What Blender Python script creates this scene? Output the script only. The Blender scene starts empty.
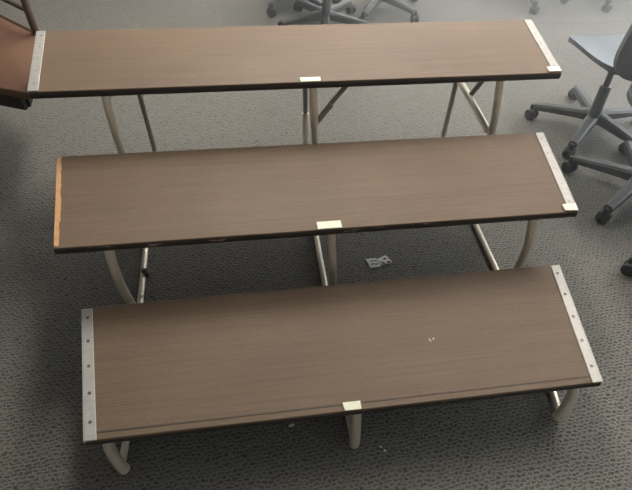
import bpy, bmesh, math, random
from mathutils import Vector, Matrix
random.seed(4)
S = bpy.context.scene
C = S.collection

# ---------------------------------------------------------------- materials
def nmat(name):
    m = bpy.data.materials.new(name); m.use_nodes = True
    nt = m.node_tree
    return m, nt, nt.nodes['Principled BSDF']

def N(nt, kind, **kw):
    n = nt.nodes.new(kind)
    for k, v in kw.items():
        if k in n.inputs.keys(): n.inputs[k].default_value = v
        else: setattr(n, k, v)
    return n

def simple(name, col, rough=.5, metal=0., spec=.5, noise=.12, scale=30, bump=0., coat=0.):
    m, nt, b = nmat(name); L = nt.links.new
    tc = N(nt, 'ShaderNodeTexCoord')
    no = N(nt, 'ShaderNodeTexNoise', Scale=scale, Detail=3.)
    L(tc.outputs['Object'], no.inputs['Vector'])
    mx = N(nt, 'ShaderNodeMix', data_type='RGBA')
    mx.inputs['A'].default_value = (*[c*(1-noise) for c in col], 1)
    mx.inputs['B'].default_value = (*[min(1, c*(1+noise)) for c in col], 1)
    L(no.outputs['Fac'], mx.inputs['Factor']); L(mx.outputs['Result'], b.inputs['Base Color'])
    b.inputs['Roughness'].default_value = rough
    b.inputs['Metallic'].default_value = metal
    b.inputs['Specular IOR Level'].default_value = spec
    b.inputs['Coat Weight'].default_value = coat
    if bump:
        bp = N(nt, 'ShaderNodeBump', Strength=bump, Distance=.001)
        L(no.outputs['Fac'], bp.inputs['Height']); L(bp.outputs['Normal'], b.inputs['Normal'])
    return m

def ramp(nt, stops):
    r = N(nt, 'ShaderNodeValToRGB')
    e = r.color_ramp.elements
    while len(e) < len(stops): e.new(.5)
    for k, (p, c) in zip(e, stops):
        k.position = p; k.color = (*c, 1)
    return r

def carpet_mat():
    m, nt, b = nmat('loop_carpet'); L = nt.links.new
    tc = N(nt, 'ShaderNodeTexCoord')
    # wobble the coordinates so that rows of loops are not ruled lines
    wn = N(nt, 'ShaderNodeTexNoise', Scale=9., Detail=2.)
    L(tc.outputs['Object'], wn.inputs['Vector'])
    sb = N(nt, 'ShaderNodeVectorMath', operation='SUBTRACT'); sb.inputs[1].default_value = (.5, .5, .5)
    L(wn.outputs['Color'], sb.inputs[0])
    sc = N(nt, 'ShaderNodeVectorMath', operation='SCALE'); sc.inputs['Scale'].default_value = .03
    L(sb.outputs[0], sc.inputs[0])
    ad = N(nt, 'ShaderNodeVectorMath', operation='ADD')
    L(tc.outputs['Object'], ad.inputs[0]); L(sc.outputs[0], ad.inputs[1])
    # small irregular wobble, so that each loop bends its own way
    w2 = N(nt, 'ShaderNodeTexNoise', Scale=55., Detail=2.)
    L(tc.outputs['Object'], w2.inputs['Vector'])
    sb2 = N(nt, 'ShaderNodeVectorMath', operation='SUBTRACT'); sb2.inputs[1].default_value = (.5, .5, .5)
    L(w2.outputs['Color'], sb2.inputs[0])
    sc2 = N(nt, 'ShaderNodeVectorMath', operation='SCALE'); sc2.inputs['Scale'].default_value = .022
    L(sb2.outputs[0], sc2.inputs[0])
    ad2 = N(nt, 'ShaderNodeVectorMath', operation='ADD')
    L(ad.outputs[0], ad2.inputs[0]); L(sc2.outputs[0], ad2.inputs[1])
    mp = N(nt, 'ShaderNodeMapping'); mp.inputs['Rotation'].default_value = (0, 0, math.radians(-4))
    mp.inputs['Location'].default_value = (7, 9, 0)
    L(ad2.outputs[0], mp.inputs['Vector'])
    # staggered rows of yarn loops
    br = N(nt, 'ShaderNodeTexBrick'); br.offset = .5
    br.inputs['Scale'].default_value = 1.
    br.inputs['Brick Width'].default_value = .0195; br.inputs['Row Height'].default_value = .0118
    br.inputs['Mortar Size'].default_value = .0056; br.inputs['Mortar Smooth'].default_value = 1.
    br.inputs['Color1'].default_value = (.070, .066, .055, 1); br.inputs['Color2'].default_value = (.150, .142, .122, 1)
    br.inputs['Mortar'].default_value = (.258, .246, .216, 1)
    L(mp.outputs['Vector'], br.inputs['Vector'])
    fn = N(nt, 'ShaderNodeTexNoise', Scale=260., Detail=3., Roughness=.65)
    L(tc.outputs['Object'], fn.inputs['Vector'])
    fr = ramp(nt, [(.32, (.45, .45, .45)), (.70, (1.0, 1.0, 1.0))]); L(fn.outputs['Fac'], fr.inputs['Fac'])
    ov = N(nt, 'ShaderNodeMix', data_type='RGBA', blend_type='MULTIPLY'); ov.inputs['Factor'].default_value = 1.
    L(br.outputs['Color'], ov.inputs['A']); L(fr.outputs['Color'], ov.inputs['B'])
    both = N(nt, 'ShaderNodeMix', data_type='FLOAT'); both.inputs['Factor'].default_value = .2
    L(br.outputs['Fac'], both.inputs['A']); L(fn.outputs['Fac'], both.inputs['B'])
    # the seam between two carpet widths
    sx = N(nt, 'ShaderNodeSeparateXYZ'); L(ad.outputs[0], sx.inputs[0])
    d = N(nt, 'ShaderNodeMath', operation='SUBTRACT'); d.inputs[1].default_value = 2.668; L(sx.outputs['Y'], d.inputs[0])
    a = N(nt, 'ShaderNodeMath', operation='ABSOLUTE'); L(d.outputs[0], a.inputs[0])
    lt = N(nt, 'ShaderNodeMath', operation='LESS_THAN'); lt.inputs[1].default_value = .005; L(a.outputs[0], lt.inputs[0])
    sm = N(nt, 'ShaderNodeMix', data_type='RGBA'); sm.inputs['B'].default_value = (.05, .05, .05, 1)
    L(lt.outputs[0], sm.inputs['Factor']); L(ov.outputs['Result'], sm.inputs['A'])
    L(sm.outputs['Result'], b.inputs['Base Color'])
    b.inputs['Roughness'].default_value = .72
    b.inputs['Specular IOR Level'].default_value = .35
    b.inputs['Sheen Weight'].default_value = .12
    b.inputs['Sheen Roughness'].default_value = .5
    hh = both
    bu = N(nt, 'ShaderNodeBump', Strength=.55, Distance=.004)
    L(hh.outputs['Result'], bu.inputs['Height']); L(bu.outputs['Normal'], b.inputs['Normal'])
    return m

def tread_mat():
    m, nt, b = nmat('brown_ribbed_tread'); L = nt.links.new
    tc = N(nt, 'ShaderNodeTexCoord')
    mp = N(nt, 'ShaderNodeMapping'); mp.inputs['Scale'].default_value = (2.5, 330, 1)
    L(tc.outputs['Object'], mp.inputs['Vector'])
    g = N(nt, 'ShaderNodeTexNoise', Scale=1., Detail=3., Roughness=.6); L(mp.outputs['Vector'], g.inputs['Vector'])
    gr = ramp(nt, [(.3, (.180, .121, .079)), (.52, (.212, .145, .097)), (.75, (.245, .172, .119))])
    L(g.outputs['Fac'], gr.inputs['Fac'])
    big = N(nt, 'ShaderNodeTexNoise', Scale=3.2, Detail=4.); L(tc.outputs['Object'], big.inputs['Vector'])
    mx = N(nt, 'ShaderNodeMix', data_type='RGBA', blend_type='MULTIPLY'); mx.inputs['Factor'].default_value = .5
    br = ramp(nt, [(.3, (.72, .70, .68)), (.7, (1, 1, 1))]); L(big.outputs['Fac'], br.inputs['Fac'])
    L(gr.outputs['Color'], mx.inputs['A']); L(br.outputs['Color'], mx.inputs['B'])
    # scuffs running with the grain, and a few pale chips
    mp2 = N(nt, 'ShaderNodeMapping'); mp2.inputs['Scale'].default_value = (11, 160, 1); mp2.inputs['Location'].default_value = (3.1, 1.7, 0)
    L(tc.outputs['Object'], mp2.inputs['Vector'])
    s = N(nt, 'ShaderNodeTexNoise', Scale=1., Detail=1.); L(mp2.outputs['Vector'], s.inputs['Vector'])
    sr = ramp(nt, [(.76, (0, 0, 0)), (.84, (.5, .5, .5))]); L(s.outputs['Fac'], sr.inputs['Fac'])
    m2 = N(nt, 'ShaderNodeMix', data_type='RGBA'); m2.inputs['B'].default_value = (.36, .30, .24, 1)
    L(sr.outputs['Color'], m2.inputs['Factor']); L(mx.outputs['Result'], m2.inputs['A'])
    sp = N(nt, 'ShaderNodeTexNoise', Scale=420., Detail=2., Roughness=.7); L(tc.outputs['Object'], sp.inputs['Vector'])
    spr = ramp(nt, [(.33, (.70, .70, .70)), (.67, (1, 1, 1))]); L(sp.outputs['Fac'], spr.inputs['Fac'])
    m3 = N(nt, 'ShaderNodeMix', data_type='RGBA', blend_type='MULTIPLY'); m3.inputs['Factor'].default_value = 1.
    L(m2.outputs['Result'], m3.inputs['A']); L(spr.outputs['Color'], m3.inputs['B'])
    L(m3.outputs['Result'], b.inputs['Base Color'])
    b.inputs['Roughness'].default_value = .6
    b.inputs['Specular IOR Level'].default_value = .35
    bu = N(nt, 'ShaderNodeBump', Strength=.35, Distance=.001)
    L(g.outputs['Fac'], bu.inputs['Height']); L(bu.outputs['Normal'], b.inputs['Normal'])
    return m

def edge_mat(name, wear):
    m, nt, b = nmat(name); L = nt.links.new
    tc = N(nt, 'ShaderNodeTexCoord')
    mp = N(nt, 'ShaderNodeMapping'); mp.inputs['Scale'].default_value = (14, 90, 90)
    L(tc.outputs['Object'], mp.inputs['Vector'])
    n = N(nt, 'ShaderNodeTexNoise', Scale=1., Detail=4., Roughness=.65); L(mp.outputs['Vector'], n.inputs['Vector'])
    r = ramp(nt, [(wear, (0, 0, 0)), (wear+.06, (1, 1, 1))]); L(n.outputs['Fac'], r.inputs['Fac'])
    mx = N(nt, 'ShaderNodeMix', data_type='RGBA')
    mx.inputs['A'].default_value = (.032, .026, .021, 1); mx.inputs['B'].default_value = (.36, .27, .20, 1)
    L(r.outputs['Color'], mx.inputs['Factor']); L(mx.outputs['Result'], b.inputs['Base Color'])
    b.inputs['Roughness'].default_value = .34
    return m

M = dict(
    carpet=carpet_mat(),
    tread=tread_mat(),
    edge=edge_mat('black_rubber_edge', .70),
    edge_worn=edge_mat('worn_black_rubber_edge', .60),
    lip=simple('dark_brown_nosing', (.085, .062, .045), .6, noise=.4, scale=60),
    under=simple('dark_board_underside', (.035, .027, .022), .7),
    alu=simple('brushed_aluminium_strip', (.45, .43, .40), .55, .35, noise=.18, scale=60, bump=.1),
    screw=simple('dark_screw_heads', (.12, .11, .10), .4, .6),
    screw_dull=simple('dull_screw_heads', (.36, .34, .31), .4, .5),
    tape=simple('pale_glow_tape', (.88, .86, .66), .6, noise=.04),
    rawwood=simple('bare_tan_wood', (.62, .34, .15), .7, noise=.3, scale=40),
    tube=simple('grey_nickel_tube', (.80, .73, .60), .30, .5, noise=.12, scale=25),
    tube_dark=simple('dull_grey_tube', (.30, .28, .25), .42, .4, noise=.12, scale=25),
    cap=simple('grey_rubber_foot', (.09, .09, .08), .7),
    plastic=simple('grey_plastic_base', (.070, .077, .077), .5),
    caster=simple('black_caster_plastic', (.030, .032, .034), .5),
    gas=simple('satin_steel_column', (.16, .17, .18), .35, .5),
    seat=simple('blue_grey_seat_plastic', (.11, .125, .142), .5, spec=.5, noise=.06),
    back=simple('dark_grey_backrest', (.20, .21, .21), .55, noise=.08),
    brownwood=simple('reddish_brown_seat', (.150, .076, .047), .5, noise=.2, scale=14, bump=.1),
    brownmetal=simple('brown_frame', (.10, .07, .055), .45, noise=.15),
    wrapper=simple('clear_crumpled_plastic', (.90, .90, .86), .4, noise=.08, scale=60),
    ink=simple('dark_print', (.06, .045, .04), .6),
    lint=simple('white_lint', (.75, .76, .76), .8),
    wall=simple('painted_wall', (.32, .32, .31), .85, noise=.04),
    ceil=simple('ceiling_tile', (.75, .75, .73), .9, noise=.06, scale=120),
    trim=simple('white_trim', (.7, .7, .68), .5, noise=.03),
)
def emis(name, col, st):
    m = bpy.data.materials.new(name); m.use_nodes = True; nt = m.node_tree
    nt.nodes.remove(nt.nodes['Principled BSDF'])
    e = nt.nodes.new('ShaderNodeEmission'); e.inputs['Color'].default_value = (*col, 1); e.inputs['Strength'].default_value = st
    nt.links.new(e.outputs[0], nt.nodes['Material Output'].inputs['Surface'])
    return m
M['daylight'] = emis('bright_daylight_pane', (.87, .94, 1.0), 12)
M['diffuser'] = emis('lit_diffuser', (1.0, .95, .87), 38)

# ---------------------------------------------------------------- mesh helpers
def link(name, bm, mat, parent=None, smooth=True, loc=None):
    me = bpy.data.meshes.new(name)
    bmesh.ops.recalc_face_normals(bm, faces=bm.faces[:])
    bm.to_mesh(me); bm.free()
    me.materials.append(mat)
    if smooth:
        for p in me.polygons: p.use_smooth = True
        try: me.set_sharp_from_angle(angle=math.radians(38))
        except Exception: pass
    o = bpy.data.objects.new(name, me); C.objects.link(o)
    if parent: o.parent = parent
    if loc: o.location = loc
    return o

def tag(o, label=None, cat=None, group=None, kind=None):
    if label: o['label'] = label
    if cat: o['category'] = cat
    if group: o['group'] = group
    if kind: o['kind'] = kind
    return o

def empty(name, loc=(0, 0, 0), rz=0, parent=None):
    o = bpy.data.objects.new(name, None); C.objects.link(o)
    o.location = loc; o.rotation_euler = (0, 0, rz); o.empty_display_size = .1
    if parent: o.parent = parent
    return o

def add_prism(bm, poly, z0, z1, bevel=0., seg=2):
    vb = [bm.verts.new((x, y, z0)) for x, y in poly]
    vt = [bm.verts.new((x, y, z1)) for x, y in poly]
    n = len(poly); fs = [bm.faces.new(vb[::-1]), bm.faces.new(vt)]
    for i in range(n): fs.append(bm.faces.new((vb[i], vb[(i+1) % n], vt[(i+1) % n], vt[i])))
    bmesh.ops.recalc_face_normals(bm, faces=fs)
    if bevel:
        es = list({e for f in fs for e in f.edges})
        bmesh.ops.bevel(bm, geom=es, offset=bevel, segments=seg, affect='EDGES', profile=.5)

def add_box(bm, x0, x1, y0, y1, z0, z1, bevel=0.):
    add_prism(bm, [(x0, y0), (x1, y0), (x1, y1), (x0, y1)], z0, z1, bevel)

def smooth_path(pts, n=8):
    P = [Vector(p) for p in pts]
    if len(P) == 2: return P
    out = []
    for i in range(len(P)-1):
        p0 = P[i-1] if i else P[i]*2-P[i+1]
        p1, p2 = P[i], P[i+1]
        p3 = P[i+2] if i+2 < len(P) else P[i+1]*2-P[i]
        for k in range(n):
            t = k/n
            out.append(.5*((2*p1)+(-p0+p2)*t+(2*p0-5*p1+4*p2-p3)*t*t+(-p0+3*p1-3*p2+p3)*t**3))
    out.append(P[-1]); return out

def fillet(pts, r=.04, n=6):
    """straight runs with rounded bends, as bent tube has"""
    P = [Vector(p) for p in pts]; out = [P[0]]
    for i in range(1, len(P)-1):
        a, b = (P[i-1]-P[i]), (P[i+1]-P[i])
        rr = min(r, a.length*.48, b.length*.48)
        s, e = P[i]+a.normalized()*rr, P[i]+b.normalized()*rr
        for k in range(n+1):
            t = k/n; out.append((1-t)**2*s+2*t*(1-t)*P[i]+t*t*e)
    out.append(P[-1]); return out

def add_tube(bm, pts, r, seg=14, r1=None, flat=1.):
    P = [Vector(p) for p in pts]; n = len(P)
    T = [(P[min(i+1, n-1)]-P[max(i-1, 0)]).normalized() for i in range(n)]
    up = Vector((0, 0, 1)) if abs(T[0].z) < .9 else Vector((0, 1, 0))
    nv = (up-T[0]*up.dot(T[0])).normalized(); rings = []
    for i in range(n):
        nv = (nv-T[i]*nv.dot(T[i])).normalized(); bi = T[i].cross(nv)
        rad = r if r1 is None else r+(r1-r)*i/(n-1)
        rings.append([bm.verts.new(P[i]+(nv*math.cos(2*math.pi*k/seg)*flat+bi*math.sin(2*math.pi*k/seg))*rad) for k in range(seg)])
    for a, b in zip(rings, rings[1:]):
        for k in range(seg): bm.faces.new((a[k], a[(k+1) % seg], b[(k+1) % seg], b[k]))
    bm.faces.new(rings[0][::-1]); bm.faces.new(rings[-1])

def add_cyl(bm, c, axis, r, h, seg=20, bevel=0., r2=None):
    q = Vector((0, 0, 1)).rotation_difference(Vector(axis).normalized())
    mt = Matrix.Translation(c) @ q.to_matrix().to_4x4()
    res = bmesh.ops.create_cone(bm, cap_ends=True, segments=seg, radius1=r, radius2=r if r2 is None else r2, depth=h, matrix=mt)
    if bevel:
        vs = set(res['verts'])
        es = [e for e in bm.edges if e.verts[0] in vs and e.verts[1] in vs and any(len(f.verts) > 4 for f in e.link_faces)]
        bmesh.ops.bevel(bm, geom=es, offset=bevel, segments=2, affect='EDGES', profile=.5)

def tube(name, pts, r, mat, parent, **kw):
    bm = bmesh.new(); add_tube(bm, pts, r, **kw); return link(name, bm, mat, parent)

# ---------------------------------------------------------------- setting
RX0, RX1, RY0, RY1, RH = -3.4, 4.6, -2.6, 6.2, 2.75
def plane(name, vs, mat):
    bm = bmesh.new(); bm.faces.new([bm.verts.new(v) for v in vs])
    me = bpy.data.meshes.new(name); bm.to_mesh(me); bm.free(); me.materials.append(mat)
    o = bpy.data.objects.new(name, me); C.objects.link(o); o['kind'] = 'structure'; return o
def slab(name, x0, x1, y0, y1, z0, z1, mat):
    bm = bmesh.new(); add_box(bm, x0, x1, y0, y1, z0, z1)
    return tag(link(name, bm, mat, smooth=False), kind='structure')
slab('floor', RX0, RX1, RY0, RY1, -.1, 0, M['carpet'])
slab('ceiling', RX0-.12, RX1+.12, RY0-.12, RY1+.12, RH, RH+.1, M['ceil'])
slab('wall_left', RX0-.12, RX0, RY0, RY1, -.1, RH, M['wall'])
slab('wall_front', RX0-.12, RX1+.12, RY0-.12, RY0, -.1, RH, M['wall'])
# right and back walls have window openings
def wall_with_hole(name, axis, at, t, a0, a1, h0, h1, z0, z1):
    bm = bmesh.new()
    def bx(u0, u1, w0, w1):
        if axis == 'x': add_box(bm, at, at+t, u0, u1, w0, w1)
        else: add_box(bm, u0, u1, at, at+t, w0, w1)
    bx(a0, h0, -.1, RH); bx(h1, a1, -.1, RH); bx(h0, h1, -.1, z0); bx(h0, h1, z1, RH)
    return tag(link(name, bm, M['wall'], smooth=False), kind='structure')
wall_with_hole('wall_right', 'x', RX1, .12, RY0, RY1, 0.0, 5.6, .85, 2.5)
wall_with_hole('wall_back', 'y', RY1, .12, RX0-.12, RX1+.12, .8, 4.2, .85, 2.5)
def window(name, axis, at, u0, u1, z0, z1):
    f = bmesh.new()
    n = 3
    def bx(bm, a0, a1, w0, w1, d0, d1):
        if axis == 'x': add_box(bm, at+d0, at+d1, a0, a1, w0, w1)
        else: add_box(bm, a0, a1, at+d0, at+d1, w0, w1)
    bx(f, u0, u1, z0, z0+.05, .0, .1); bx(f, u0, u1, z1-.05, z1, .0, .1)
    for k in range(n+1):
        c = u0+.025+(u1-u0-.05)*k/n; bx(f, c-.025, c+.025, z0+.05, z1-.05, .0, .1)
    o = tag(link(name, f, M['trim'], smooth=False), kind='structure')
    p = bmesh.new(); bx(p, u0+.05, u1-.05, z0+.05, z1-.05, .06, .07)
    link('window_pane', p, M['daylight'], o, smooth=False)
window('window_1', 'x', RX1, 0.0, 5.6, .85, 2.5)
window('window_2', 'y', RY1, .8, 4.2, .85, 2.5)
for nm, (x0, x1, y0, y1) in {'baseboard_back': (RX0, RX1, RY1-.015, RY1), 'baseboard_right': (RX1-.015, RX1, RY0, RY1-.015),
                             'baseboard_left': (RX0, RX0+.015, RY0, RY1-.015), 'baseboard_front': (RX0+.015, RX1-.015, RY0, RY0+.015)}.items():
    slab(nm, x0, x1, y0, y1, 0, .1, M['trim'])

def ceiling_light(x, y, label):
    t = tag(empty('ceiling_light', (x, y, RH)), label, 'ceiling light', 'ceiling lights over the room')
    f = bmesh.new()
    a, b = .32, .62
    for (x0, x1, y0, y1) in ((-a, a, -b, -b+.03), (-a, a, b-.03, b), (-a, -a+.03, -b+.03, b-.03), (a-.03, a, -b+.03, b-.03)):
        add_box(f, x0, x1, y0, y1, -.05, 0)
    link('frame', f, M['trim'], t, smooth=False)
    p = bmesh.new(); add_box(p, -a+.03, a-.03, -b+.03, b-.03, -.035, -.025)
    link('diffuser', p, M['diffuser'], t, smooth=False)
for x, y, l in (
        (.15, 2.5, 'lit ceiling panel behind the left half of the top step'),
        (1.1, 4.5, 'lit ceiling panel above the far chairs behind the riser'),
        (2.3, 1.5, 'lit ceiling panel above the chairs on the right')):
    ceiling_light(x, y, l)

# ---------------------------------------------------------------- the riser
H = .2032
QUADS = [  # plan corners of each tread: front-left, front-right, back-right, back-left
    [(-.592, -.001), (.860, .002), (.930, .438), (-.660, .423)],
    [(-.699, .506), (.947, .502), (1.013, .926), (-.765, .935)],
    [(-.811, 1.031), (1.053, 1.020), (1.112, 1.436), (-.868, 1.455)]]
riser = tag(empty('choir_riser', (.12, .7, 0)), 'three-step standing riser with long brown treads on bent silver tube legs', 'choir riser')
RO = Vector((.12, .7, 0))
def R3(p): return Vector(p)-RO
def lerp2(a, b, t): return (a[0]+(b[0]-a[0])*t, a[1]+(b[1]-a[1])*t)
def loc2(q): return [(x-RO.x, y-RO.y) for x, y in q]

def rounded_bar(bm, a, b, z0, z1, depth, out, n=8):
    """bar from a to b (plan), rounded outer face; out = outward plan direction"""
    a, b = Vector(a), Vector(b); o = Vector(out)
    prof = [(-depth, z0), (-depth, z1)]
    rr = (z1-z0)/2; zc = (z0+z1)/2
    for k in range(n+1):
        t = math.pi/2-math.pi*k/n
        prof.append((math.cos(t)*.010, zc+math.sin(t)*rr))
    ra = [bm.verts.new((a.x+o.x*d, a.y+o.y*d, z)) for d, z in prof]
    rb = [bm.verts.new((b.x+o.x*d, b.y+o.y*d, z)) for d, z in prof]
    k = len(prof)
    for i in range(k): bm.faces.new((ra[i], ra[(i+1) % k], rb[(i+1) % k], rb[i]))
    bm.faces.new(ra[::-1]); bm.faces.new(rb)

def strip_poly(q, side, w, ext=0.):
    fl, fr, br, bl = [Vector(p) for p in q]
    if side == 'left': a, b, d = fl, bl, (fr-fl).normalized()
    else: a, b, d = fr, br, (fl-fr).normalized()
    u = (b-a).normalized()
    a2 = a-u*ext
    return [tuple(a2), tuple(a2+d*w), tuple(b+d*w), tuple(b)], a, u, d

for i, q in enumerate(QUADS):
    z = H*(i+1); q = loc2(q)
    fl, fr, br, bl = q
    bm = bmesh.new()
    add_prism(bm, [(p[0], p[1]+(-.007 if k < 2 else .007)) for k, p in enumerate(q)], z-.026, z, .003, 2)
    t = link('tread', bm, M['tread'], riser, smooth=False)
    t['label'] = ['lowest brown tread of the riser', 'middle brown tread of the riser', 'topmost brown tread of the riser'][i]
    # dark board under the laminate
    bm = bmesh.new()
    c = Vector((sum(p[0] for p in q)/4, sum(p[1] for p in q)/4))
    add_prism(bm, [tuple(c+(Vector(p)-c)*.985) for p in q], z-.030, z-.026)
    link('underboard', bm, M['under'], t, smooth=False)
    # black rounded edging along the front and the back
    bm = bmesh.new(); rounded_bar(bm, fl, fr, z-.029, z-(.001 if i else .006), .006, (0, -1))
    e = link('front_edging', bm, M['edge_worn' if i == 1 else 'edge'], t); e['label'] = 'black rubber front edging'
    bm = bmesh.new(); rounded_bar(bm, bl, br, z-.028, z-.005, .006, (0, 1))
    e = link('back_edging', bm, M['edge'], t); e['label'] = 'black rubber back edging'
    if i == 0:
        # thin worn lip on top, just behind the edging
        bm = bmesh.new()
        y0 = lambda x: fl[1]+(fr[1]-fl[1])*(x-fl[0])/(fr[0]-fl[0])
        xa, xb = fl[0], fr[0]
        add_prism(bm, [(xa, y0(xa)+.012), (xb, y0(xb)+.012), (xb, y0(xb)+.0165), (xa, y0(xa)+.0165)], z-.002, z+.0012)
        link('nosing_line', bm, M['lip'], t, smooth=False)
    # end strips
    for side in ('left', 'right'):
        if i == 1 and side == 'left':
            # strip gone: ragged bare wood
            a, b = Vector(fl), Vector(bl); u = (b-a).normalized(); d = Vector((1, 0))
            bm = bmesh.new(); n = 26; rnd = random.Random(3)
            pin = [a+u*((b-a).length*k/n)+d*(.0145+rnd.uniform(-.0018, .0018)+(.002 if 6 < k < 14 else 0)) for k in range(n+1)]
            add_prism(bm, [tuple(a+u*.004)]+[tuple(p) for p in pin]+[tuple(b)], z-.002, z+.001)
            w = link('bare_wood_edge', bm, M['rawwood'], t, smooth=False); w['label'] = 'tan bare wood where the metal strip is missing'
            continue
        poly, a, u, d = strip_poly(q, side, .030, .008 if i == 0 else .004)
        bm = bmesh.new(); add_prism(bm, poly, z-.001, z+.0035, .001, 1)
        # the strip folds down over the end of the tread
        o = -d
        add_prism(bm, [poly[0], poly[3], tuple(Vector(poly[3])+o*.003), tuple(Vector(poly[0])+o*.003)], z-.024, z+.003)
        s = link('end_strip', bm, M['alu'], t, smooth=False); s['label'] = 'silver metal end strip'
        Ls = (Vector(poly[3])-Vector(poly[0])).length
        for k in range(5):
            p = a+u*(Ls*(.1+.2*k))+d*.0155
            bm = bmesh.new(); add_cyl(bm, (p.x, p.y, z+.0037), (0, 0, 1), .0048 if i == 0 else .0032, .0018, 14)
            link('screw', bm, M['screw' if i == 0 else 'screw_dull'], t)
    # pale tape patches
    def tape(name, pts, lab):
        bm = bmesh.new(); pts = loc2(pts)
        add_prism(bm, pts, z+.0012, z+.0046)
        w = link(name, bm, M['tape'], t, smooth=False); w['label'] = lab
    TP = [[(.097, -.006), (.143, -.006), (.144, .018), (.094, .018)],
          [(.084, .497), (.160, .497), (.160, .528), (.084, .528)],
          [(.089, 1.016), (.159, 1.016), (.160, 1.042), (.088, 1.042)]][i]
    tape('tape_patch', TP, 'pale yellow tape patch at the middle of the front edge')
    if i:
        CT = [None, [(.902, .500), (.944, .497), (.951, .528), (.905, .528)], [(1.004, 1.016), (1.050, 1.016), (1.055, 1.048), (1.010, 1.048)]][i]
        bm = bmesh.new(); add_prism(bm, loc2(CT), z+.0036, z+.0062)
        w = link('corner_tape', bm, M['tape'], t, smooth=False); w['label'] = 'pale yellow tape patch on the right front corner'
    # a chipped spot
    if i == 0:
        bm = bmesh.new()
        for (x, y, w) in ((.392, .190, .005), (.405, .192, .006), (.396, .184, .003)):
            add_prism(bm, loc2([(x, y), (x+w, y+.002), (x+w*.9, y+.006), (x+.001, y+.005)]), z, z+.0009)
        link('chip', bm, M['lint'], t, smooth=False)['label'] = 'small pale chips in the surface'

def frame(xs, xr, ylist, label, extra=None):
    """one of the three tube frames; xs = leg x per step, xr = (front, back) x of the floor runner"""
    f = empty('leg_frame', (0, 0, 0), 0, riser); f['label'] = label
    zt = [H*(i+1)-.029 for i in range(3)]
    # floor runner with the lowest leg bent up out of it, and the rear leg at the back
    y0, y1, y2 = ylist
    pts = [(xs[0], y0+.020, zt[0]), (xs[0]+BOW[0]*.8, y0+.006, zt[0]-.05), (xs[0]+BOW[0]*.1, y0-.012, .055), (xs[0]-BOW[0]*.7, y0-.018, .017)]
    bm = bmesh.new(); add_tube(bm, [R3(p) for p in smooth_path(pts)], .0162)
    link('front_leg', bm, M['tube'], f)
    xm = xr[0]+(xr[1]-xr[0])*.12
    bm = bmesh.new(); add_tube(bm, [R3(p) for p in [(xs[0], y0-.010, .024), (xr[0], y0+.06, .014), (xm, .85, .014), (xr[1], 1.40, .014)]], .0112)
    link('floor_runner', bm, M['tube'], f)
    bm = bmesh.new()
    add_tube(bm, [R3(p) for p in fillet([(xr[1], 1.37, .014), (xr[1], 1.455, .014), (xr[1]+(xs[2]-xr[1])*.45, 1.435, zt[2])], .05)], .0115)
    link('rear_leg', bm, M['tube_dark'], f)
    # middle and top front legs: bowed tubes standing on the runner
    for k in (1, 2):
        yk = ylist[k]; bow = BOW[k]
        xb = xr[0]+(xr[1]-xr[0])*(.3 if k == 1 else .7)
        xm_ = xs[k]*.5+xb*.5
        pts = [(xs[k], yk+.022, zt[k]), (xs[k]+bow*.3, yk+.010, zt[k]-.04), (xs[k]*.55+xb*.45+bow*1., yk-.006, zt[k]*.62), (xb+bow*.3, yk-.002, zt[k]*.25), (xb, yk+.012, .018)]
        bm = bmesh.new(); add_tube(bm, [R3(p) for p in smooth_path(pts)], .0148)
        link('front_leg', bm, M['tube'], f)
        # pad where the leg meets the tread
        bm = bmesh.new(); add_box(bm, xs[k]-RO.x-.018, xs[k]-RO.x+.018, yk-RO.y+.012, yk-RO.y+.06, zt[k]-.006, zt[k]-.0005)
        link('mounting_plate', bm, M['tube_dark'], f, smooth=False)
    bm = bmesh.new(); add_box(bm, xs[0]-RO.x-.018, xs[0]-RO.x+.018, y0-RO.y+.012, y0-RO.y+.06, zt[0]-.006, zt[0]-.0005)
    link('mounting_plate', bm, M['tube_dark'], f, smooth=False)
    return f
BOW = {0: -.014, 1: -.004, 2: -.012}
fL = frame((-.538, -.552, -.572), (-.535, -.535), (0, .502, 1.022), 'silver tube frame under the left end of the treads')
BOW = {0: 0, 1: 0, 2: 0}
fM = frame((.136, .132, .136), (.136, .172), (-.006, .502, 1.022), 'silver tube frame under the middle of the treads')
BOW = {0: .014, 1: .006, 2: .016}
fR = frame((.795, .815, .834), (.812, .862), (0, .502, 1.022), 'silver tube frame under the right end of the treads')
# links seen under the middle and top steps
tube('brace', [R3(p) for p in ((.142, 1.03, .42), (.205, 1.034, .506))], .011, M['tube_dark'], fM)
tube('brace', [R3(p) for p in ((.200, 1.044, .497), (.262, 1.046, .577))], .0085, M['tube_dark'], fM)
tube('sleeve', [R3(p) for p in ((.166, 1.446, .20), (.172, 1.448, .03))], .0155, M['tube'], fM)
tube('side_bar', [R3(p) for p in ((.848, 1.036, .352), (.842, 1.25, .368), (.848, 1.447, .36))], .0145, M['tube'], fR)
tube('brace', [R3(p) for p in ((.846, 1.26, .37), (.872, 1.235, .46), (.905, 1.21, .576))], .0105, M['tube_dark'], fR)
bm = bmesh.new(); add_cyl(bm, R3((-.531, .715, .028)), (0, .2, 1), .008, .02, 12, .002); add_box(bm, -.528-RO.x, -.512-RO.x, .70-RO.y, .73-RO.y, .008, .03, .003)
link('clamp', bm, M['screw'], fL)
bm = bmesh.new(); add_cyl(bm, R3((-.531, .60, .026)), (0, 0, 1), .006, .012, 12, .002)
link('bolt', bm, M['tube'], fL)

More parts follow.
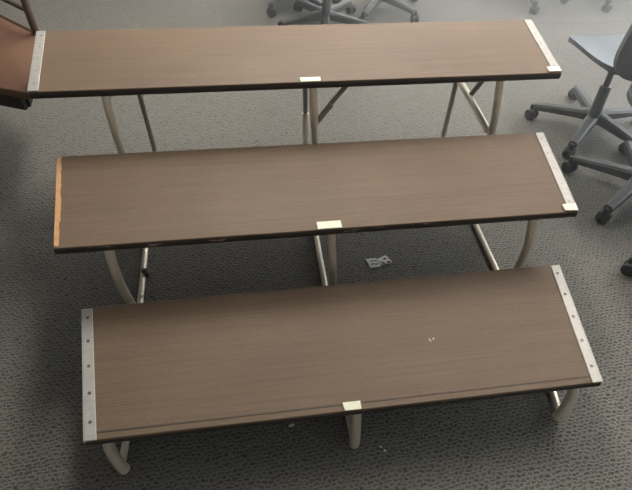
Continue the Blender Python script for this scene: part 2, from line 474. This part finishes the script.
# ---------------------------------------------------------------- swivel chairs
def make_chair(R=.30):
    root = empty('office_chair')
    legs = []
    hub = bmesh.new(); add_cyl(hub, (0, 0, .088), (0, 0, 1), .045, .06, 24, .008, .036)
    b = link('base_hub', hub, M['plastic'], root)
    for k in range(5):
        a = 2*math.pi*k/5; ca, sa = math.cos(a), math.sin(a)
        bm = bmesh.new()
        n = 10; prev = None
        for j in range(n+1):
            t = j/n; rr = .025+(R-.012-.025)*t
            w = .030-.010*t; zt = .116-.030*t**1.8-.004*math.sin(t*math.pi); zb = zt-.046+.018*t
            ring = []
            for (u, zz) in ((-w, zb), (-w*.95, zt-.009), (-w*.55, zt), (w*.55, zt), (w*.95, zt-.009), (w, zb)):
                ring.append(bm.verts.new((ca*rr-sa*u, sa*rr+ca*u, zz)))
            if prev:
                for q in range(6): bm.faces.new((prev[q], prev[(q+1) % 6], ring[(q+1) % 6], ring[q]))
            else: bm.faces.new(ring[::-1])
            prev = ring
        bm.faces.new(prev)
        leg = link('base_leg', bm, M['plastic'], root)
        cb = bmesh.new(); cx, cy = ca*R, sa*R
        yaw = a+math.radians(50+37*k); ax = (math.cos(yaw), math.sin(yaw), 0)
        off = (-ax[1]*.010, ax[0]*.010)
        for s in (-1, 1):
            add_cyl(cb, (cx+off[0]+ax[0]*.015*s, cy+off[1]+ax[1]*.015*s, .0275), ax, .0275, .019, 20, .004)
        add_cyl(cb, (cx+off[0], cy+off[1], .030), ax, .023, .014, 16)
        add_cyl(cb, (cx, cy, .064), (0, 0, 1), .010, .03, 12)
        link('caster', cb, M['caster'], leg)
    col = bmesh.new(); add_cyl(col, (-.008, 0, .19), (-.08, 0, 1), .026, .16, 20, .003); add_cyl(col, (-.020, 0, .33), (-.08, 0, 1), .015, .16, 16)
    link('gas_column', col, M['gas'], root)
    me = bmesh.new(); add_box(me, -.11, .07, -.09, .09, .385, .418, .01)
    link('tilt_mechanism', me, M['plastic'], root)
    # seat: a dished shell, deeper at the back, front edge rolled down
    st = bmesh.new(); nx, ny = 18, 18; g = {}
    def outline(u, v):    # superellipse, a little narrower at the back
        e = 4.2
        a = math.atan2(v, u); m = max(abs(u), abs(v))
        if m == 0: return 0, 0
        k = m/((abs(u)**e+abs(v)**e)**(1/e))
        x, y = u*k, v*k
        return x, y
    for lay in (0, 1):
        for i in range(nx+1):
            for j in range(ny+1):
                u, v = -1+2*i/nx, -1+2*j/ny
                x, y = outline(u, v)
                X = x*.205; Y = y*.212*(1-.06*x)
                z = .455+.022*(abs(y)**2.4)+.018*max(0, x)**2-.020*max(0, -x)**3
                if lay: z -= .034*(1-.45*max(abs(x), abs(y))**6)
                g[lay, i, j] = st.verts.new((X+.012, Y, z))
    for lay in (0, 1):
        for i in range(nx):
            for j in range(ny):
                f = (g[lay, i, j], g[lay, i+1, j], g[lay, i+1, j+1], g[lay, i, j+1])
                st.faces.new(f if not lay else f[::-1])
    for i in range(nx):
        st.faces.new((g[0, i, 0], g[1, i, 0], g[1, i+1, 0], g[0, i+1, 0])); st.faces.new((g[0, i+1, ny], g[1, i+1, ny], g[1, i, ny], g[0, i, ny]))
        st.faces.new((g[0, 0, i+1], g[1, 0, i+1], g[1, 0, i], g[0, 0, i])); st.faces.new((g[0, nx, i], g[1, nx, i], g[1, nx, i+1], g[0, nx, i+1]))
    link('seat', st, M['seat'], root)
    # backrest: curved panel on an arm behind the seat (+x side of the chair)
    bk = bmesh.new(); g = {}; nz = 12
    for lay in (0, 1):
        for i in range(nz+1):
            for j in range(ny+1):
                v, w = -1+2*j/ny, -1+2*i/nz
                x, y = outline(w, v)
                Y = y*.215; Z = .665+x*.22
                X = .235+.10*(Z-.47)-.05*y*y+.02*lay
                g[lay, i, j] = bk.verts.new((X, Y, Z))
    for lay in (0, 1):
        for i in range(nz):
            for j in range(ny):
                f = (g[lay, i, j], g[lay, i+1, j], g[lay, i+1, j+1], g[lay, i, j+1])
                bk.faces.new(f if lay else f[::-1])
    for j in range(ny):
        bk.faces.new((g[0, 0, j], g[0, 0, j+1], g[1, 0, j+1], g[1, 0, j])); bk.faces.new((g[0, nz, j+1], g[0, nz, j], g[1, nz, j], g[1, nz, j+1]))
    for i in range(nz):
        bk.faces.new((g[0, i+1, 0], g[0, i, 0], g[1, i, 0], g[1, i+1, 0])); bk.faces.new((g[0, i, ny], g[0, i+1, ny], g[1, i+1, ny], g[1, i, ny]))
    link('backrest', bk, M['back'], root)
    bm = bmesh.new(); add_tube(bm, smooth_path([(.05, 0, .40), (.20, 0, .405), (.262, 0, .45), (.29, 0, .62)]), .018, flat=.7)
    link('back_support', bm, M['plastic'], root)
    return root

def copy_tree(o, parent=None):
    c = o.copy(); C.objects.link(c)
    if parent: c.parent = parent
    for ch in list(o.children): copy_tree(ch, c)
    return c

chair0 = make_chair()
BASEPARTS = ('base_hub', 'base_leg')
# x, y, star angle, seat facing angle (backrest direction), label
CH = [(1.650, 1.470, 152, -88, 'blue-seated swivel chair right of the top riser step, its seat and star base in view'),
      (1.625, .985, 142, -4, 'grey swivel chair base right of the middle riser step, mostly out of frame'),
      (1.632, .490, 170, 3, 'swivel chair with one black caster showing at the right frame edge, beside the lowest step'),
      (.447, 2.692, 191, 268, 'swivel chair standing directly behind the middle of the top step, gas column in view'),
      (.868, 2.965, 309, 4, 'swivel chair behind the top step with a long curved leg reaching right of its neighbour'),
      (.300, 3.115, 231, 92, 'swivel chair furthest left behind the top step, one caster and leg in view'),
      (1.970, 3.110, 261, 90, 'far swivel chair behind the right end of the top step, caster at the top edge'),
      (2.600, 3.080, 242, 70, 'far swivel chair in the top right corner of the room, one leg in view')]
first = True
for (x, y, a, fa, lab) in CH:
    o = chair0 if first else copy_tree(chair0)
    first = False
    o.location = (x, y, 0); o.rotation_euler = (0, 0, math.radians(a))
    tag(o, lab, 'office chair', 'swivel chairs around the riser')
    # the seat swivels on the star base
    for ch in o.children:
        if not ch.name.startswith(BASEPARTS): 
            ch.rotation_euler = (0, 0, math.radians(fa-a))
            if y == .985: ch.location = Matrix.Rotation(-math.radians(a), 3, 'Z') @ Vector((.01, -.03, 0))
            if o is chair0: ch.location = Matrix.Rotation(-math.radians(a), 3, 'Z') @ Vector((-.03, -.035, 0))

# ---------------------------------------------------------------- brown bench at the left
BO = Vector((-1.45, 1.75, 0))
bc = tag(empty('bench', BO), 'reddish-brown bench with a tube back rail, at the left end of the top riser step', 'bench')
def B3(p): return Vector(p)-BO
def b2(l): return [(x-BO.x, y-BO.y) for x, y in l]
seat = [(-.935, 1.728), (-.893, 1.302), (-.925, 1.290), (-1.30, 1.445), (-1.86, 1.72), (-1.88, 1.77), (-1.66, 2.24), (-1.62, 2.245), (-1.25, 2.035)]
bm = bmesh.new(); add_prism(bm, b2(seat), .418, .45, .006, 3)
link('seat', bm, M['brownwood'], bc)
u = Vector((-.717, .697, 0)); post0 = Vector((-.988, 1.775, 0)); post1 = Vector((-1.25, 2.03, 0)); post2 = Vector((-1.62, 2.235, 0))
back = [(-.935, 1.728), (-1.25, 2.035), (-1.62, 2.245)]
tube('back_rim', [B3((x, y, .446)) for x, y in back], .011, M['brownmetal'], bc)
for p in (post0, post1, post2):
    tube('back_post', [B3(p+Vector((0, 0, .43))), B3(p+Vector((0, 0, .62))), B3(p+Vector((-.02, .05, .84)))], .0165, M['brownmetal'], bc)
for z, r in ((.552, .011), (.835, .015)):
    d = Vector((-.02, .05, 0))*max(0, (z-.62)/.22)
    tube('back_rail', [B3(p+Vector((0, 0, z))+d) for p in (post0, post1, post2)], r, M['brownmetal'], bc)
for x, y in ((-1.46, 1.58), (-1.78, 1.76), (-1.42, 2.06), (-1.62, 2.17)):
    leg = tube('leg', [B3((x, y, .018)), B3((x, y, .419))], .018, M['brownmetal'], bc)
    bm = bmesh.new(); add_cyl(bm, B3((x, y, .010)), (0, 0, 1), .021, .020, 16, .003)
    link('foot_cap', bm, M['cap'], leg)
for a, b in (((-.965, 1.330), (-1.31, 1.473)), ((-1.31, 1.468), (-1.84, 1.73)), ((-.965, 1.72), (-1.255, 2.01)), ((-1.255, 2.01), (-1.62, 2.215)), ((-.962, 1.345), (-.98, 1.71))):  # added dark boards: stand in for shade under the seat, block side light
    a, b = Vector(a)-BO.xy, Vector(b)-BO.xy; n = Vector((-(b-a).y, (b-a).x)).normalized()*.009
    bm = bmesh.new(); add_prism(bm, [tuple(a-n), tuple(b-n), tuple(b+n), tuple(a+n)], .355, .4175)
    link('shade_board', bm, M['under'], bc, smooth=False)

# ---------------------------------------------------------------- litter on the carpet
def scrap(name, pts, z, label, marks):
    bm = bmesh.new(); n = len(pts); c = Vector((sum(p[0] for p in pts)/n, sum(p[1] for p in pts)/n))
    o = empty(name, (c.x, c.y, 0)); tag(o, label, 'litter')
    vt = [bm.verts.new((x-c.x, y-c.y, zz)) for (x, y), zz in zip(pts, z)]
    vb = [bm.verts.new((x-c.x, y-c.y, zz-.0012)) for (x, y), zz in zip(pts, z)]
    bm.faces.new(vt); bm.faces.new(vb[::-1])
    for i in range(n): bm.faces.new((vb[i], vb[(i+1) % n], vt[(i+1) % n], vt[i]))
    link('film', bm, M['wrapper'], o, smooth=False)
    zz = sum(z)/n
    bm = bmesh.new()
    for poly in marks: add_prism(bm, [(x-c.x, y-c.y) for x, y in poly], zz+.0008, zz+.0016)
    link('print', bm, M['ink'], o, smooth=False)['label'] = 'dark smudged print'
def seg(x, y, dx, dy, w):
    n = Vector((-dy, dx)).normalized()*w/2
    return [(x-n.x, y-n.y), (x+dx-n.x, y+dy-n.y), (x+dx+n.x, y+dy+n.y), (x+n.x, y+n.y)]
scrap('plastic_scrap', [(.319, .709), (.362, .710), (.374, .664), (.330, .662)], [.004]*4,
      'pale flat scrap of torn wrapper on the carpet, the left one of two touching',
      [seg(.338, .694, .012, .003, .004), seg(.352, .698, .008, -.008, .004), seg(.336, .676, .010, .006, .004), seg(.349, .682, .005, -.008, .003), seg(.356, .676, .009, .004, .004)])
scrap('plastic_scrap', [(.366, .703), (.403, .717), (.421, .684), (.412, .675), (.373, .672)], [.006, .008, .006, .005, .006],
      'crumpled scrap of torn wrapper with dark blotches, the right one of two touching',
      [[(.386, .700), (.396, .706), (.402, .699), (.394, .694)], [(.375, .688), (.381, .676), (.392, .674), (.388, .681)], [(.400, .684), (.411, .688), (.413, .678), (.403, .675)]])
def lint(x, y, w, l, label):
    bm = bmesh.new(); add_box(bm, -w/2, w/2, -l/2, l/2, 0, .004, .0015)
    o = link('lint_speck', bm, M['lint'], loc=(x, y, .001)); o.rotation_euler = (0, 0, .3)
    tag(o, label, 'lint')
lint(-.043, .062, .018, .008, 'white lint speck in the shade under the front edge of the lowest tread')
lint(.216, -.037, .006, .006, 'tiny white speck on the carpet right of the front middle leg')
lint(.226, -.050, .007, .006, 'tiny white speck on the carpet, nearest the viewer of two')

# ---------------------------------------------------------------- camera
cam = bpy.data.cameras.new('camera'); co = bpy.data.objects.new('camera', cam); C.objects.link(co)
Rw = Matrix(((0.990154, -0.135426, 0.035421), (0.075333, 0.728801, 0.680569), (0.117982, 0.671199, -0.731828)))
r, up, fw = Rw[0], Rw[1], Rw[2]
mt = Matrix(((r.x, up.x, -fw.x, -.123), (r.y, up.y, -fw.y, -.661), (r.z, up.z, -fw.z, 1.601), (0, 0, 0, 1)))
co.matrix_world = mt
cam.sensor_fit = 'HORIZONTAL'; cam.sensor_width = 36; cam.lens = 541.058/632*36
cam.clip_start = .05
S.camera = co

w = bpy.data.worlds.new('world'); S.world = w; w.use_nodes = True
w.node_tree.nodes['Background'].inputs['Color'].default_value = (.8, .88, 1, 1)
w.node_tree.nodes['Background'].inputs['Strength'].default_value = .6
# added haze imitating a veil of window glare, thicker towards the back right
wt = w.node_tree
gp = wt.nodes.new('ShaderNodeNewGeometry')
dt = wt.nodes.new('ShaderNodeVectorMath'); dt.operation = 'DOT_PRODUCT'; dt.inputs[1].default_value = (.74, .67, 0)
wt.links.new(gp.outputs['Position'], dt.inputs[0])
mr = wt.nodes.new('ShaderNodeMapRange'); mr.inputs['From Min'].default_value = .9; mr.inputs['From Max'].default_value = 2.6
mr.inputs['To Min'].default_value = 0.; mr.inputs['To Max'].default_value = .22
wt.links.new(dt.outputs['Value'], mr.inputs['Value'])
hv = wt.nodes.new('ShaderNodeVolumeScatter'); hv.inputs['Color'].default_value = (.93, .97, 1, 1)
wt.links.new(mr.outputs['Result'], hv.inputs['Density'])
wt.links.new(hv.outputs[0], wt.nodes['World Output'].inputs['Volume'])

S.view_settings.view_transform = 'Standard'; S.view_settings.look = 'None'
S.view_settings.gamma = 1; S.view_settings.use_curve_mapping = False
S.view_settings.exposure = -.02
